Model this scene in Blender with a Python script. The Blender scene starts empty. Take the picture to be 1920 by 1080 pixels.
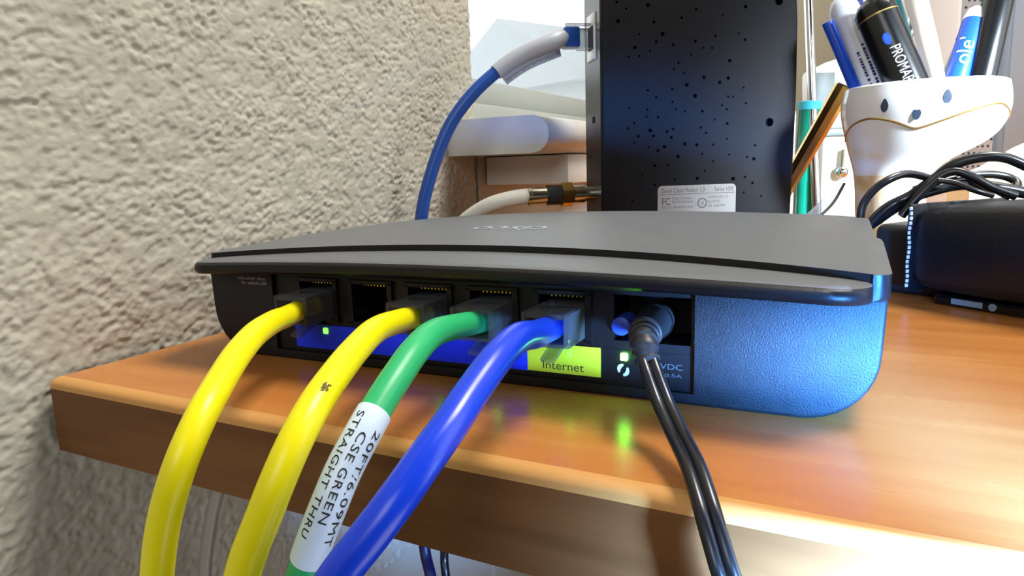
import bpy, bmesh, math, random
import numpy as np
from mathutils import Vector, Matrix

# ------------------------------------------------------------------ basics
SC = bpy.context.scene
COL = SC.collection
S = 0.01                      # the code works in centimetres; the scene is in metres
rnd = random.Random(7)
R = math.radians


def lin(c):
    return tuple((v / 12.92 if v <= 0.04045 else ((v + 0.055) / 1.055) ** 2.4) for v in c)


def rgb(r, g, b):
    return lin((r / 255, g / 255, b / 255))


# ------------------------------------------------------------------ camera
yaw, pitch, roll = R(-27.66), R(9.75), R(-1.83)
cp, sp, cy, sy = math.cos(pitch), math.sin(pitch), math.cos(yaw), math.sin(yaw)
fwd = Vector((sy * cp, cy * cp, -sp))
rt0 = Vector((cy, -sy, 0))
up0 = rt0.cross(fwd)
rt = rt0 * math.cos(roll) + up0 * math.sin(roll)
up = up0 * math.cos(roll) - rt0 * math.sin(roll)
cam_d = bpy.data.cameras.new('camera')
cam = bpy.data.objects.new('camera', cam_d)
COL.objects.link(cam)
CAMP = Vector((20.39, -10.64, 5.43))
M = Matrix((rt, up, -fwd)).transposed().to_4x4()
M.translation = CAMP * S
cam.matrix_world = M
cam_d.sensor_width = 36
cam_d.lens = 1300 / 1920 * 36
cam_d.clip_start = 0.002
cam_d.clip_end = 100
SC.camera = cam

# ------------------------------------------------------------------ exposure, world, lights
SC.view_settings.view_transform = 'Standard'
SC.view_settings.look = 'None'
SC.view_settings.gamma = 1
SC.view_settings.use_curve_mapping = False
SC.view_settings.exposure = 0.3
W = bpy.data.worlds.new('daylight')
SC.world = W
W.use_nodes = True
bg = W.node_tree.nodes['Background']
bg.inputs['Color'].default_value = (0.92, 0.97, 1.0, 1)
bg.inputs['Strength'].default_value = 2.0


def area(name, loc, target, size, power, color, size_y=None):
    d = bpy.data.lights.new(name, 'AREA')
    d.energy = power
    d.color = color
    d.size = size * S
    if size_y:
        d.shape = 'RECTANGLE'
        d.size_y = size_y * S
    o = bpy.data.objects.new(name, d)
    COL.objects.link(o)
    o.location = Vector(loc) * S
    o.rotation_euler = (Vector(target) - Vector(loc)).to_track_quat('-Z', 'Y').to_euler()
    return o


area('ceiling_lamp', (75, 60, 165), (15, 8, 0), 60, 38, (1.0, 0.97, 0.92))
area('right_fill_light', (150, 48, 45), (10, 20, 5), 80, 11, (0.92, 0.96, 1.0), 170)  # added cool fill from the right, no window stands there
area('cup_fill_light', (48, 12, 20), (24.2, 29, 6.5), 10, 0.5, (0.72, 0.86, 1.0), 8).data.spread = R(26)  # unseen lamp added to brighten the cup
area('screen_light', (27, -3.5, 0.6), (21.8, 5.0, 0.2), 3, 0.46, (0.06, 0.31, 1.0), 2.0).data.spread = R(42)
area('desk_front_fill_light', (26.6, -4.6, -1.4), (22.4, 0, -1.8), 3, 0.55, (0.20, 0.44, 1.0), 2).data.spread = R(46)  # extra blue fill, put in to whiten the desk front
area('under_desk_fill_light', (70, -12, -58), (0, 0, -8), 50, 2.0, (0.94, 0.96, 1.0))  # low fill added to lift the wall below the desk
area('front_fill_light', (38, -125, 62), (12, 5, 0), 60, 5.0, (0.96, 0.98, 1.0))  # frontal fill added for the hanging cables

# ------------------------------------------------------------------ materials
MATS = {}


def mat(name, col, rough=0.5, metal=0.0, spec=0.5, coat=0.0, coat_rough=0.1, var=0.0, var_scale=60, var_col=None,
        bump=0.0, bump_scale=400, stretch=(1, 1, 1), trans=0.0, ior=1.45, emit=None, emit_s=0, rough_var=0.0, sss=0.0):
    if name in MATS:
        return MATS[name]
    m = bpy.data.materials.new(name)
    m.use_nodes = True
    nt = m.node_tree
    b = nt.nodes['Principled BSDF']
    b.inputs['Base Color'].default_value = (*col, 1)
    b.inputs['Roughness'].default_value = rough
    b.inputs['Metallic'].default_value = metal
    b.inputs['Specular IOR Level'].default_value = spec
    b.inputs['Coat Weight'].default_value = coat
    b.inputs['Coat Roughness'].default_value = coat_rough
    b.inputs['Transmission Weight'].default_value = trans
    b.inputs['IOR'].default_value = ior
    if emit:
        b.inputs['Emission Color'].default_value = (*emit, 1)
        b.inputs['Emission Strength'].default_value = emit_s
    tc = nt.nodes.new('ShaderNodeTexCoord')
    mp = nt.nodes.new('ShaderNodeMapping')
    mp.inputs['Scale'].default_value = stretch
    nt.links.new(tc.outputs['Object'], mp.inputs['Vector'])
    if var > 0 or var_col:
        n = nt.nodes.new('ShaderNodeTexNoise')
        n.inputs['Scale'].default_value = var_scale
        n.inputs['Detail'].default_value = 6
        nt.links.new(mp.outputs['Vector'], n.inputs['Vector'])
        r = nt.nodes.new('ShaderNodeValToRGB')
        r.color_ramp.elements[0].position = 0.3
        r.color_ramp.elements[1].position = 0.7
        c2 = var_col or tuple(v * (1 - var) for v in col)
        r.color_ramp.elements[0].color = (*c2, 1)
        r.color_ramp.elements[1].color = (*col, 1)
        nt.links.new(n.outputs['Fac'], r.inputs['Fac'])
        nt.links.new(r.outputs['Color'], b.inputs['Base Color'])
        if rough_var:
            ml = nt.nodes.new('ShaderNodeMath')
            ml.operation = 'MULTIPLY_ADD'
            ml.inputs[1].default_value = rough_var
            ml.inputs[2].default_value = rough - rough_var / 2
            nt.links.new(n.outputs['Fac'], ml.inputs[0])
            nt.links.new(ml.outputs[0], b.inputs['Roughness'])
    if bump > 0:
        n2 = nt.nodes.new('ShaderNodeTexNoise')
        n2.inputs['Scale'].default_value = bump_scale
        n2.inputs['Detail'].default_value = 4
        nt.links.new(mp.outputs['Vector'], n2.inputs['Vector'])
        bp = nt.nodes.new('ShaderNodeBump')
        bp.inputs['Strength'].default_value = bump
        bp.inputs['Distance'].default_value = 0.0005
        nt.links.new(n2.outputs['Fac'], bp.inputs['Height'])
        nt.links.new(bp.outputs['Normal'], b.inputs['Normal'])
    MATS[name] = m
    return m


def clear_mat(name, tint, clear=0.8, rough=0.08):
    """thin clear plastic / glass: mostly see-through with a glossy skin"""
    m = bpy.data.materials.new(name)
    m.use_nodes = True
    nt = m.node_tree
    for n in list(nt.nodes):
        if n.type == 'BSDF_PRINCIPLED':
            nt.nodes.remove(n)
    out = [n for n in nt.nodes if n.type == 'OUTPUT_MATERIAL'][0]
    t = nt.nodes.new('ShaderNodeBsdfTransparent')
    t.inputs['Color'].default_value = (*tint, 1)
    g = nt.nodes.new('ShaderNodeBsdfPrincipled')
    g.inputs['Base Color'].default_value = (*[v * 0.35 for v in tint], 1)
    g.inputs['Roughness'].default_value = rough
    g.inputs['Specular IOR Level'].default_value = 0.8
    mx = nt.nodes.new('ShaderNodeMixShader')
    fr = nt.nodes.new('ShaderNodeLayerWeight')
    fr.inputs['Blend'].default_value = 0.5
    pw = nt.nodes.new('ShaderNodeMath')
    pw.operation = 'POWER'
    pw.inputs[1].default_value = 4
    nt.links.new(fr.outputs['Facing'], pw.inputs[0])
    ad = nt.nodes.new('ShaderNodeMath')
    ad.operation = 'ADD'
    ad.use_clamp = True
    ad.inputs[1].default_value = 1 - clear
    nt.links.new(pw.outputs[0], ad.inputs[0])
    nt.links.new(ad.outputs[0], mx.inputs[0])
    nt.links.new(t.outputs[0], mx.inputs[1])
    nt.links.new(g.outputs[0], mx.inputs[2])
    nt.links.new(mx.outputs[0], out.inputs['Surface'])
    MATS[name] = m
    return m


plaster = mat('plaster', rgb(181, 176, 161), 0.85, spec=0.2, var=0.10, var_scale=18, bump=0.25, bump_scale=900)
beige_paint = mat('beige_paint', rgb(168, 158, 134), 0.85, spec=0.2, var=0.08, var_scale=6, bump=0.2, bump_scale=300)
brown_paint = mat('brown_paint', rgb(60, 52, 46), 0.85, spec=0.2)
ceiling_paint = mat('ceiling_paint', rgb(150, 146, 138), 0.9, spec=0.1)
floor_carpet = mat('floor_carpet', rgb(84, 74, 64), 0.95, spec=0.1, var=0.2, var_scale=200)
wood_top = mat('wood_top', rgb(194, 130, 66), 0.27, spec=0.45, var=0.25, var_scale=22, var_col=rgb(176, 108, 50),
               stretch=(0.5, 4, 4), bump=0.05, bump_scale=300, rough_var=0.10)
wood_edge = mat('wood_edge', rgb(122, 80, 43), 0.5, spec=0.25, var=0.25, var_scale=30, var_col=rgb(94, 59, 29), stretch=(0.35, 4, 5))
wood_edge_lit = mat('wood_edge_lit', rgb(206, 150, 84), 0.42, spec=0.4, var=0.15, var_scale=30, stretch=(0.35, 4, 5))  # desk wood lightened for the bevel, as if lit from the top
frame_paint = mat('frame_paint', rgb(158, 162, 156), 0.5, spec=0.3)
white_paint = mat('white_paint', rgb(235, 233, 226), 0.45, spec=0.4, var=0.03, var_scale=8)
marble = mat('sill_stone', rgb(226, 224, 220), 0.35, spec=0.5, var_col=rgb(170, 166, 158), var_scale=14)
house_wall = mat('house_siding', rgb(178, 182, 182), 0.9)
house_roof = mat('house_roof', rgb(168, 174, 176), 0.9, var=0.05, var_scale=3)
glass_pane = clear_mat('window_glass', (0.97, 0.98, 0.98), 0.95, 0.02)

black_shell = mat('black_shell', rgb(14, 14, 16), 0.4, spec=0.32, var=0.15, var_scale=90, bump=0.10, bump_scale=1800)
shell_lit_top = mat('black_shell_lit_top', rgb(100, 103, 106), 0.46, spec=0.5, var=0.08, var_scale=90, bump=0.10, bump_scale=1800)  # same lid plastic, with the light from above put into its grey
black_case = mat('black_textured_case', rgb(19, 20, 23), 0.55, spec=0.35, var=0.5, var_scale=260, bump=0.35, bump_scale=2600)
black_panel = mat('black_port_panel', rgb(9, 9, 11), 0.5, spec=0.35)
cavity = mat('port_cavity', rgb(4, 4, 5), 0.7, spec=0.2)
label_blue = mat('label_blue', rgb(20, 50, 220), 0.5, spec=0.3)
label_yellow = mat('label_yellow', rgb(190, 200, 42), 0.5, spec=0.3)
ink = mat('dark_ink', rgb(26, 30, 22), 0.6)
print_white = mat('pale_print', rgb(190, 195, 200), 0.6)
print_dim = mat('dim_print', rgb(74, 76, 80), 0.6)
print_grey = mat('grey_print', rgb(110, 110, 112), 0.6)
logo_silver = mat('logo_silver', rgb(190, 200, 206), 0.35, metal=0.3)
led_green = mat('led_green', (0.02, 0.3, 0.01), 0.4, emit=(0.06, 1.0, 0.02), emit_s=6)
led_bright = mat('led_bright', (0.2, 0.5, 0.1), 0.4, emit=(0.16, 1.0, 0.04), emit_s=60)
button_blue_lit = mat('button_blue_lit', rgb(34, 66, 160), 0.35)  # black button, coloured by the blue light that falls on it
gold_contact = mat('gold_contact', rgb(220, 180, 90), 0.3, metal=1)
clear_plug = clear_mat('clear_plug', (0.70, 0.72, 0.75), 0.83, 0.06)
yellow_pvc = mat('yellow_pvc', rgb(238, 226, 12), 0.34, spec=0.45, var=0.06, var_scale=40)
green_pvc = mat('green_pvc', rgb(44, 176, 108), 0.36, spec=0.45, var=0.05, var_scale=40)
blue_pvc = mat('blue_pvc', rgb(18, 62, 214), 0.27, spec=0.5)
blue_pvc_dull = mat('blue_pvc_dull', rgb(34, 80, 165), 0.36, spec=0.5)
sleeve_white = mat('sleeve_white', rgb(212, 230, 248), 0.35, spec=0.5)
sleeve_grey = mat('sleeve_grey', rgb(176, 180, 188), 0.4, spec=0.4)
scuff = mat('scuff_mark', rgb(88, 82, 20), 0.7)
black_pvc = mat('black_pvc', rgb(16, 16, 18), 0.28, spec=0.6)
black_rubber = mat('black_rubber', rgb(34, 36, 38), 0.45, spec=0.5)
white_pvc = mat('white_pvc', rgb(236, 232, 218), 0.35, spec=0.5)
grey_pvc = mat('grey_pvc', rgb(150, 146, 138), 0.45)
nickel = mat('nickel', rgb(200, 192, 168), 0.22, metal=1)
brass = mat('brass', rgb(212, 170, 96), 0.22, metal=1, var=0.2, var_scale=30)
chrome = mat('chrome', rgb(205, 205, 208), 0.15, metal=1)
modem_black = mat('modem_black', rgb(14, 14, 19), 0.6, spec=0.25, var=0.12, var_scale=40, bump=0.12, bump_scale=1400)
modem_side = mat('modem_side', rgb(40, 40, 44), 0.36, spec=0.5)
sticker = mat('sticker_grey', rgb(150, 147, 146), 0.55)
ceramic = mat('ceramic_white', rgb(240, 243, 246), 0.12, spec=0.6, coat=0.5, coat_rough=0.05, var=0.04, var_scale=14)
ceramic_gold = mat('ceramic_lustre', rgb(236, 230, 216), 0.16, spec=0.6, var_col=rgb(204, 174, 122), var_scale=110, bump=0.6, bump_scale=130)
gold_line = mat('gold_line', rgb(170, 140, 80), 0.3, metal=0.8)
hole_dark = mat('hole_dark', rgb(44, 58, 78), 0.4)
leather = mat('black_leather', rgb(18, 20, 26), 0.42, spec=0.5, var=0.2, var_scale=60, bump=0.35, bump_scale=700)
stitch = mat('white_stitch', rgb(225, 230, 235), 0.6)
gloss_black = mat('gloss_black', rgb(14, 15, 18), 0.15, spec=0.6)
pen_white = mat('pen_white', rgb(206, 212, 224), 0.25, spec=0.5)
pen_blue = mat('pen_blue', rgb(24, 74, 200), 0.25, spec=0.5)
pen_black = mat('pen_black', rgb(12, 13, 14), 0.22, spec=0.5)
pen_navy = mat('pen_navy', rgb(22, 26, 90), 0.3)
bare_wood = mat('bare_wood', rgb(214, 200, 182), 0.5, var=0.1, var_scale=30, stretch=(4, 4, 0.5))
teal_plastic = mat('teal_plastic', rgb(60, 170, 190), 0.25)
teal_glass = mat('teal_glass', rgb(16, 128, 104), 0.08, spec=0.6, var=0.2, var_scale=20)
clear_plastic = clear_mat('clear_plastic', (0.86, 0.90, 0.92), 0.62, 0.06)
white_plastic = mat('white_plastic', rgb(232, 232, 230), 0.3, spec=0.5)
grey_plastic = mat('grey_plastic', rgb(132, 144, 146), 0.4)
pale_blue_panel = mat('pale_blue_panel', rgb(186, 206, 224), 0.45)
grille_grey = mat('grille_grey', rgb(188, 192, 198), 0.45)
paper = mat('paper', rgb(240, 240, 236), 0.8, spec=0.2)
cream_paper = mat('cream_paper', rgb(224, 208, 172), 0.8, spec=0.2, var=0.12, var_scale=40)
bag_cream = mat('bag_cream', rgb(214, 188, 140), 0.7, var=0.15, var_scale=40)

FRONT = Vector((20.4, -10.6, 5.4))        # where one stands before the desk: printed sides are turned this way

# ------------------------------------------------------------------ mesh helpers (cm in, metres out)


class MB:
    def __init__(s):
        s.v, s.f = [], []

    def add(s, v, f):
        k = len(s.v)
        s.v += [tuple(p) for p in v]
        s.f += [tuple(i + k for i in q) for q in f]
        return s

    def box(s, x0, x1, y0, y1, z0, z1, mtx=None):
        v = [(x, y, z) for z in (z0, z1) for y in (y0, y1) for x in (x0, x1)]
        if mtx is not None:
            v = [tuple(mtx @ Vector(p)) for p in v]
        return s.add(v, [(0, 2, 3, 1), (4, 5, 7, 6), (0, 1, 5, 4), (2, 6, 7, 3), (0, 4, 6, 2), (1, 3, 7, 5)])

    def build(s, name, m, parent=None, smooth=False, bevel=0.0, seg=2, angle=40, loc=None):
        me = bpy.data.meshes.new(name)
        me.from_pydata([(x * S, y * S, z * S) for x, y, z in s.v], [], s.f)
        me.update()
        bm = bmesh.new()
        bm.from_mesh(me)
        bmesh.ops.recalc_face_normals(bm, faces=bm.faces)
        if bevel > 0:
            ed = [e for e in bm.edges if len(e.link_faces) == 2 and e.calc_face_angle() > R(angle)]
            bmesh.ops.bevel(bm, geom=ed, offset=bevel * S, segments=seg, profile=0.5, affect='EDGES', clamp_overlap=True)
        bm.to_mesh(me)
        bm.free()
        if smooth or bevel > 0:
            me.shade_smooth()
            if hasattr(me, 'set_sharp_from_angle'):
                me.set_sharp_from_angle(angle=R(35))
        me.materials.append(m)
        o = bpy.data.objects.new(name, me)
        COL.objects.link(o)
        if parent is not None:
            o.parent = parent
        if loc is not None:
            o.location = Vector(loc) * S
        return o


def empty(name, loc=(0, 0, 0), rz=0.0):
    o = bpy.data.objects.new(name, None)
    o.empty_display_size = 0.01
    COL.objects.link(o)
    o.location = Vector(loc) * S
    o.rotation_euler = (0, 0, rz)
    return o


def tag(o, label, cat, group=None):
    o['label'] = label
    o['category'] = cat
    if group:
        o['group'] = group
    return o


def struct(o):
    o['kind'] = 'structure'
    return o


def crom(pts, n=8):
    """Catmull-Rom resample; points may carry extra numbers (radius)"""
    P = [np.array(p, float) for p in pts]
    P = [2 * P[0] - P[1]] + P + [2 * P[-1] - P[-2]]
    out = []
    for i in range(1, len(P) - 2):
        for k in range(n):
            t = k / n
            a, b, c, d = P[i - 1:i + 3]
            out.append(0.5 * ((2 * b) + (-a + c) * t + (2 * a - 5 * b + 4 * c - d) * t * t + (-a + 3 * b - 3 * c + d) * t ** 3))
    out.append(P[-2])
    return out


class Path:
    def __init__(s, pts, n=8, upv=(0, 0, 1)):
        q = crom([p[:3] for p in pts], n)
        s.p = [Vector(x) for x in q]
        s.t = []
        for i in range(len(s.p)):
            a, b = s.p[max(0, i - 1)], s.p[min(len(s.p) - 1, i + 1)]
            s.t.append((b - a).normalized())
        s.n = []
        nv = Vector(upv)
        for t in s.t:
            nv = (nv - t * nv.dot(t))
            if nv.length < 1e-6:
                nv = t.orthogonal()
            nv.normalize()
            s.n.append(nv.copy())
        s.b = [t.cross(n) for t, n in zip(s.t, s.n)]
        s.l = [0]
        for i in range(1, len(s.p)):
            s.l.append(s.l[-1] + (s.p[i] - s.p[i - 1]).length)

    def at(s, L):
        i = max(0, min(len(s.l) - 2, int(np.searchsorted(s.l, L)) - 1))
        k = (L - s.l[i]) / max(1e-9, s.l[i + 1] - s.l[i])
        f = lambda a: a[i].lerp(a[i + 1], k)
        return f(s.p), f(s.t), f(s.n).normalized(), f(s.b).normalized()

    def ring(s, L, r, seg):
        p, t, n, b = s.at(L)
        return [p + (n * math.cos(2 * math.pi * k / seg) + b * math.sin(2 * math.pi * k / seg)) * r for k in range(seg)]

    def tube(s, mb, rad, L0=None, L1=None, seg=16, step=0.12):
        L0 = 0 if L0 is None else L0
        L1 = s.l[-1] if L1 is None else L1
        n = max(2, int((L1 - L0) / step) + 1)
        v, f = [], []
        for i in range(n):
            u = i / (n - 1)
            v += s.ring(L0 + (L1 - L0) * u, rad(u) if callable(rad) else rad, seg)
        for i in range(n - 1):
            for k in range(seg):
                a, b = i * seg + k, i * seg + (k + 1) % seg
                f.append((a, b, b + seg, a + seg))
        f.append(tuple(range(seg))[::-1])
        f.append(tuple((n - 1) * seg + k for k in range(seg)))
        mb.add(v, f)
        return mb


def tube(pts, r, seg=16, n=8, step=0.12):
    return Path(pts, n).tube(MB(), r, seg=seg, step=step)


def rod(p0, p1, r, seg=20):
    """straight round rod; r may be a list of (fraction, radius)"""
    p0, p1 = Vector(p0), Vector(p1)
    t = (p1 - p0).normalized()
    n = t.orthogonal().normalized()
    b = t.cross(n)
    prof = r if isinstance(r, list) else [(0, r), (1, r)]
    v, f = [], []
    for u, rr in prof:
        c = p0.lerp(p1, u)
        v += [c + (n * math.cos(2 * math.pi * k / seg) + b * math.sin(2 * math.pi * k / seg)) * rr for k in range(seg)]
    for i in range(len(prof) - 1):
        for k in range(seg):
            a, c = i * seg + k, i * seg + (k + 1) % seg
            f.append((a, c, c + seg, a + seg))
    f.append(tuple(range(seg))[::-1])
    f.append(tuple((len(prof) - 1) * seg + k for k in range(seg)))
    return MB().add(v, f)


def loft(rings, seg=40, cap0=True, cap1=True):
    """rings: (z, cx, cy, rx, ry)"""
    v, f = [], []
    for z, cx, cyy, rx, ry in rings:
        v += [(cx + rx * math.cos(2 * math.pi * k / seg), cyy + ry * math.sin(2 * math.pi * k / seg), z) for k in range(seg)]
    for i in range(len(rings) - 1):
        for k in range(seg):
            a, c = i * seg + k, i * seg + (k + 1) % seg
            f.append((a, c, c + seg, a + seg))
    if cap0:
        f.append(tuple(range(seg))[::-1])
    if cap1:
        f.append(tuple((len(rings) - 1) * seg + k for k in range(seg)))
    return MB().add(v, f)


def extrude_y(poly, y0, y1):
    """poly: (x, z) outline, extruded along y"""
    n = len(poly)
    v = [(x, y0, z) for x, z in poly] + [(x, y1, z) for x, z in poly]
    f = [tuple(range(n)), tuple(range(n, 2 * n))[::-1]] + [(i, (i + 1) % n, n + (i + 1) % n, n + i) for i in range(n)]
    return MB().add(v, f)


def extrude_x(poly, x0, x1):
    n = len(poly)
    v = [(x0, y, z) for y, z in poly] + [(x1, y, z) for y, z in poly]
    f = [tuple(range(n)), tuple(range(n, 2 * n))[::-1]] + [(i, (i + 1) % n, n + (i + 1) % n, n + i) for i in range(n)]
    return MB().add(v, f)


def ellipsoid(c, rx, ry, rz, nu=20, nv=12):
    rings = []
    for i in range(1, nv):
        a = math.pi * i / nv
        rings.append((c[2] - rz * math.cos(a), c[0], c[1], rx * math.sin(a), ry * math.sin(a)))
    return loft(rings, nu)


def cut(o, cutters):
    """real holes: subtract the cutters' solid, then drop the cutter"""
    for mb in cutters:
        c = mb.build('cutter', cavity)
        md = o.modifiers.new('cut', 'BOOLEAN')
        md.operation = 'DIFFERENCE'
        md.solver = 'EXACT'
        md.object = c
        c.parent = o.parent
        c.matrix_basis = o.matrix_basis
        bpy.context.view_layer.update()
        dg = bpy.context.evaluated_depsgraph_get()
        me = bpy.data.meshes.new_from_object(o.evaluated_get(dg), preserve_all_data_layers=True, depsgraph=dg)
        o.modifiers.clear()
        old = o.data
        nm = old.name
        o.data = me
        bpy.data.meshes.remove(old)
        me.name = nm
        cm = c.data
        bpy.data.objects.remove(c)
        bpy.data.meshes.remove(cm)
    o.data.shade_smooth()
    o.data.set_sharp_from_angle(angle=R(35))


_txt = {}


def text_uv(body, size, width=None, spacing=1.0, fine=None):
    key = (body, size, width, spacing, fine)
    if key in _txt:
        return _txt[key]
    c = bpy.data.curves.new('lettering', 'FONT')
    c.body = body
    c.size = size
    c.space_character = spacing
    c.resolution_u = 3
    o = bpy.data.objects.new('lettering', c)
    COL.objects.link(o)
    dg = bpy.context.evaluated_depsgraph_get()
    me = bpy.data.meshes.new_from_object(o.evaluated_get(dg))
    if fine:
        bm = bmesh.new()
        bm.from_mesh(me)
        bmesh.ops.triangulate(bm, faces=bm.faces)
        for _ in range(4):
            e = [e for e in bm.edges if e.calc_length() > fine]
            if not e:
                break
            bmesh.ops.subdivide_edges(bm, edges=e, cuts=1)
            bmesh.ops.triangulate(bm, faces=bm.faces)
        bm.to_mesh(me)
        bm.free()
    v = np.array([(p.co.x, p.co.y) for p in me.vertices])
    f = [tuple(p.vertices) for p in me.polygons]
    bpy.data.objects.remove(o)
    bpy.data.curves.remove(c)
    bpy.data.meshes.remove(me)
    v[:, 0] -= v[:, 0].min()
    if width:
        v[:, 0] *= width / v[:, 0].max()
    _txt[key] = (v, f)
    return v, f


def text_flat(mb, body, size, org, ux, uy, width=None):
    v, f = text_uv(body, size, width)
    org, ux, uy = Vector(org), Vector(ux).normalized(), Vector(uy).normalized()
    return mb.add([org + ux * a + uy * b for a, b in v], f)


# ------------------------------------------------------------------ the room
# knockdown plaster on the left wall: real relief on the part the camera sees
def plaster_field(ny, nz, st):
    g = np.random.default_rng(11)
    N = 1024
    k = np.fft.fftfreq(N, d=st)
    ky, kz = np.meshgrid(k, k, indexing='ij')

    def band(lam, w, seed, ay=1.0, az=1.0, rot=0.0):
        q = np.random.default_rng(seed).normal(size=(N, N))
        c_, s_ = math.cos(rot), math.sin(rot)
        a, b = (ky * c_ + kz * s_) * ay, (-ky * s_ + kz * c_) * az
        kk = np.sqrt(a * a + b * b)
        fil = np.exp(-((kk - 1 / lam) ** 2) / (2 * (w / lam) ** 2))
        o = np.real(np.fft.ifft2(np.fft.fft2(q) * fil))
        return o / o.std()
    a = band(0.95, 0.5, 1, 1.25, 0.9, 0.5)
    b = band(0.42, 0.45, 2, 1.2, 0.9, 0.4)
    c = band(0.26, 0.5, 3, 1.1, 0.9, 0.3)
    m = band(3.5, 0.5, 4)
    h = 0.62 * a + 0.42 * b
    plate = np.tanh(np.clip(h + 0.25, -1.6, 0.55) * 1.15)          # flattened tops, open valleys
    rough = np.clip(m * 0.5 + 0.5, 0, 1)
    out = plate * 0.038 + c * 0.007 * (0.4 + rough) + b * 0.006 * rough + m * 0.012
    return out[:ny, :nz]


Y0, Y1, Z0, Z1, ST = -8.0, 25.3, -14.0, 18.5, 0.058
ny, nz = int((Y1 - Y0) / ST) + 1, int((Z1 - Z0) / ST) + 1
yy = np.linspace(Y0, Y1, ny)
zz = np.linspace(Z0, Z1, nz)
H = plaster_field(ny, nz, ST)
XW = -0.36
rounding = np.where(yy > Y1 - 0.7, 0.7 - np.sqrt(np.clip(0.49 - (yy - (Y1 - 0.7)) ** 2, 0, None)), 0)
up_mask = 1.0
X = XW + H - rounding[:, None] * up_mask
YY, ZZ = np.meshgrid(yy, zz, indexing='ij')
V = np.stack([X, YY, ZZ], -1).reshape(-1, 3) * S
i = np.arange(ny - 1)[:, None] * nz + np.arange(nz - 1)[None, :]
F = np.stack([i, i + nz, i + nz + 1, i + 1], -1).reshape(-1, 4)
wb = MB()
wb.box(-14, XW - 0.15, -260, Y0, -76, 190)          # the rest of the wall round the relief
wb.box(-14, XW - 0.15, Y0, 25.25, -76, Z0)
wb.box(-14, XW - 0.15, Y0, 25.25, Z1, 190)
wb.box(-14, XW - 0.72, Y0, 25.2, Z0, Z1)
wb.box(-14, XW, 25.25, 82, -76, 6.2)
wb.box(-14, XW - 0.1, 25.25, 82, 75, 190)
me = bpy.data.meshes.new('wall_left')
n0 = len(V)
allv = np.concatenate([V, np.array(wb.v) * S])
me.from_pydata(allv.tolist(), [], F.tolist() + [tuple(q + n0 for q in f) for f in wb.f])
me.polygons.foreach_set('use_smooth', [True] * len(F) + [False] * len(wb.f))
me.materials.append(plaster)
me.update()
o = bpy.data.objects.new('wall_left', me)
COL.objects.link(o)
struct(o)
struct(MB().box(-14, 320, 82, 92, -76, 190).build('wall_back', beige_paint))
struct(MB().box(320, 330, -270, 92, -76, 190).build('wall_right', brown_paint))
struct(MB().box(-14, 320, -270, -260, -76, 190).build('wall_front', brown_paint))
struct(MB().box(-14, 330, -270, 92, -86, -76).build('floor', floor_carpet))
struct(MB().box(-14, 330, -270, 92, 190, 200).build('ceiling', ceiling_paint))

# window in the left wall, with its stone sill and a pale outside
sill = MB()
prof = [(-12, 6.2), (4.6, 6.2)] + [(4.75 + 0.95 * math.sin(a), 7.15 - 0.95 * math.cos(a)) for a in np.linspace(0.1, math.pi - 0.1, 10)] + [(4.6, 8.1), (-12, 8.1)]
sill.add([(x, 21.9, z) for x, z in prof] + [(x, 80, z) for x, z in prof], [])
n = len(prof)
sill.f += [tuple(range(n)), tuple(range(n, 2 * n))[::-1]] + [(q, (q + 1) % n, n + (q + 1) % n, n + q) for q in range(n)]
struct(sill.build('trim_1', marble, smooth=True))
ap = MB().box(-0.3, 5.0, 26, 80, 4.5, 6.15)
struct(ap.build('trim_2', white_paint, bevel=0.08))
win = MB()
win.box(-11.5, -5.5, 25.4, 82, 8.12, 10.2)
win.box(-11.5, -5.5, 25.4, 82, 72, 75)
win.box(-11.5, -5.5, 25.4, 27.5, 10.2, 72)
win.box(-11.5, -5.5, 79, 82, 10.2, 72)
w = win.build('window_1', frame_paint, bevel=0.15)
struct(w)
sash = MB().box(-9.5, -6.6, 27.5, 79, 10.2, 12.2).box(-9.5, -6.6, 27.5, 79, 69, 72).box(-9.5, -6.6, 27.5, 30, 12.2, 69).box(-9.5, -6.6, 76, 79, 12.2, 69)
sash.build('sash', frame_paint, w, bevel=0.12)
MB().box(-8.3, -7.9, 30, 76, 12.2, 69).build('glass_pane', glass_pane, w)

hs = empty('outside_house', (-784, 1526, 357), R(-25))
MB().box(-260, 260, 20, 520, -900, -150).build('walls', house_wall, hs)
extrude_y([(-330, -170), (330, -170), (0, 0)], -20, 560).build('roof', house_roof, hs)
tag(hs, 'pale gabled house outside, faint in the bright window', 'house')

# ------------------------------------------------------------------ desk
desk = empty('desk', (0, 0, -76))
DZ = 76
strip = [(0.0, -0.27), (0.015, -0.17), (0.05, -0.10), (0.15, -0.03), (0.24, -0.004), (0.36, 0.0), (0.36, -0.27)]
band = [(0, -2.1), (0.0, -0.27), (0.36, -0.27), (0.36, -2.1)]
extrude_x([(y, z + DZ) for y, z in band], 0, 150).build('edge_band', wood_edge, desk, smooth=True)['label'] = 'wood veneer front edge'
extrude_x([(y, z + DZ) for y, z in strip], 0, 150).build('edge_strip', wood_edge_lit, desk, smooth=True)['label'] = 'bevelled strip along the front edge, highlight painted in'
MB().box(0, 150, 0.36, 78, DZ - 2.1, DZ).build('desktop', wood_top, desk)
for x0 in (75, 144):
    MB().box(x0, x0 + 4, 6, 76, 0, DZ - 2.1).build('leg', wood_edge, desk, bevel=0.2)
tag(desk, 'orange brown wooden desk with rounded front edge against the textured wall', 'desk')

# ------------------------------------------------------------------ router
TH = R(1.646)
router = empty('wireless_router', (1.95, 4.08, 0), TH)
RM = Matrix.Translation(Vector((1.95, 4.08, 0))) @ Matrix.Rotation(TH, 4, 'Z')
tag(router, 'flat black wireless router, back to the viewer, cables plugged in, on the desk', 'router')


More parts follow.
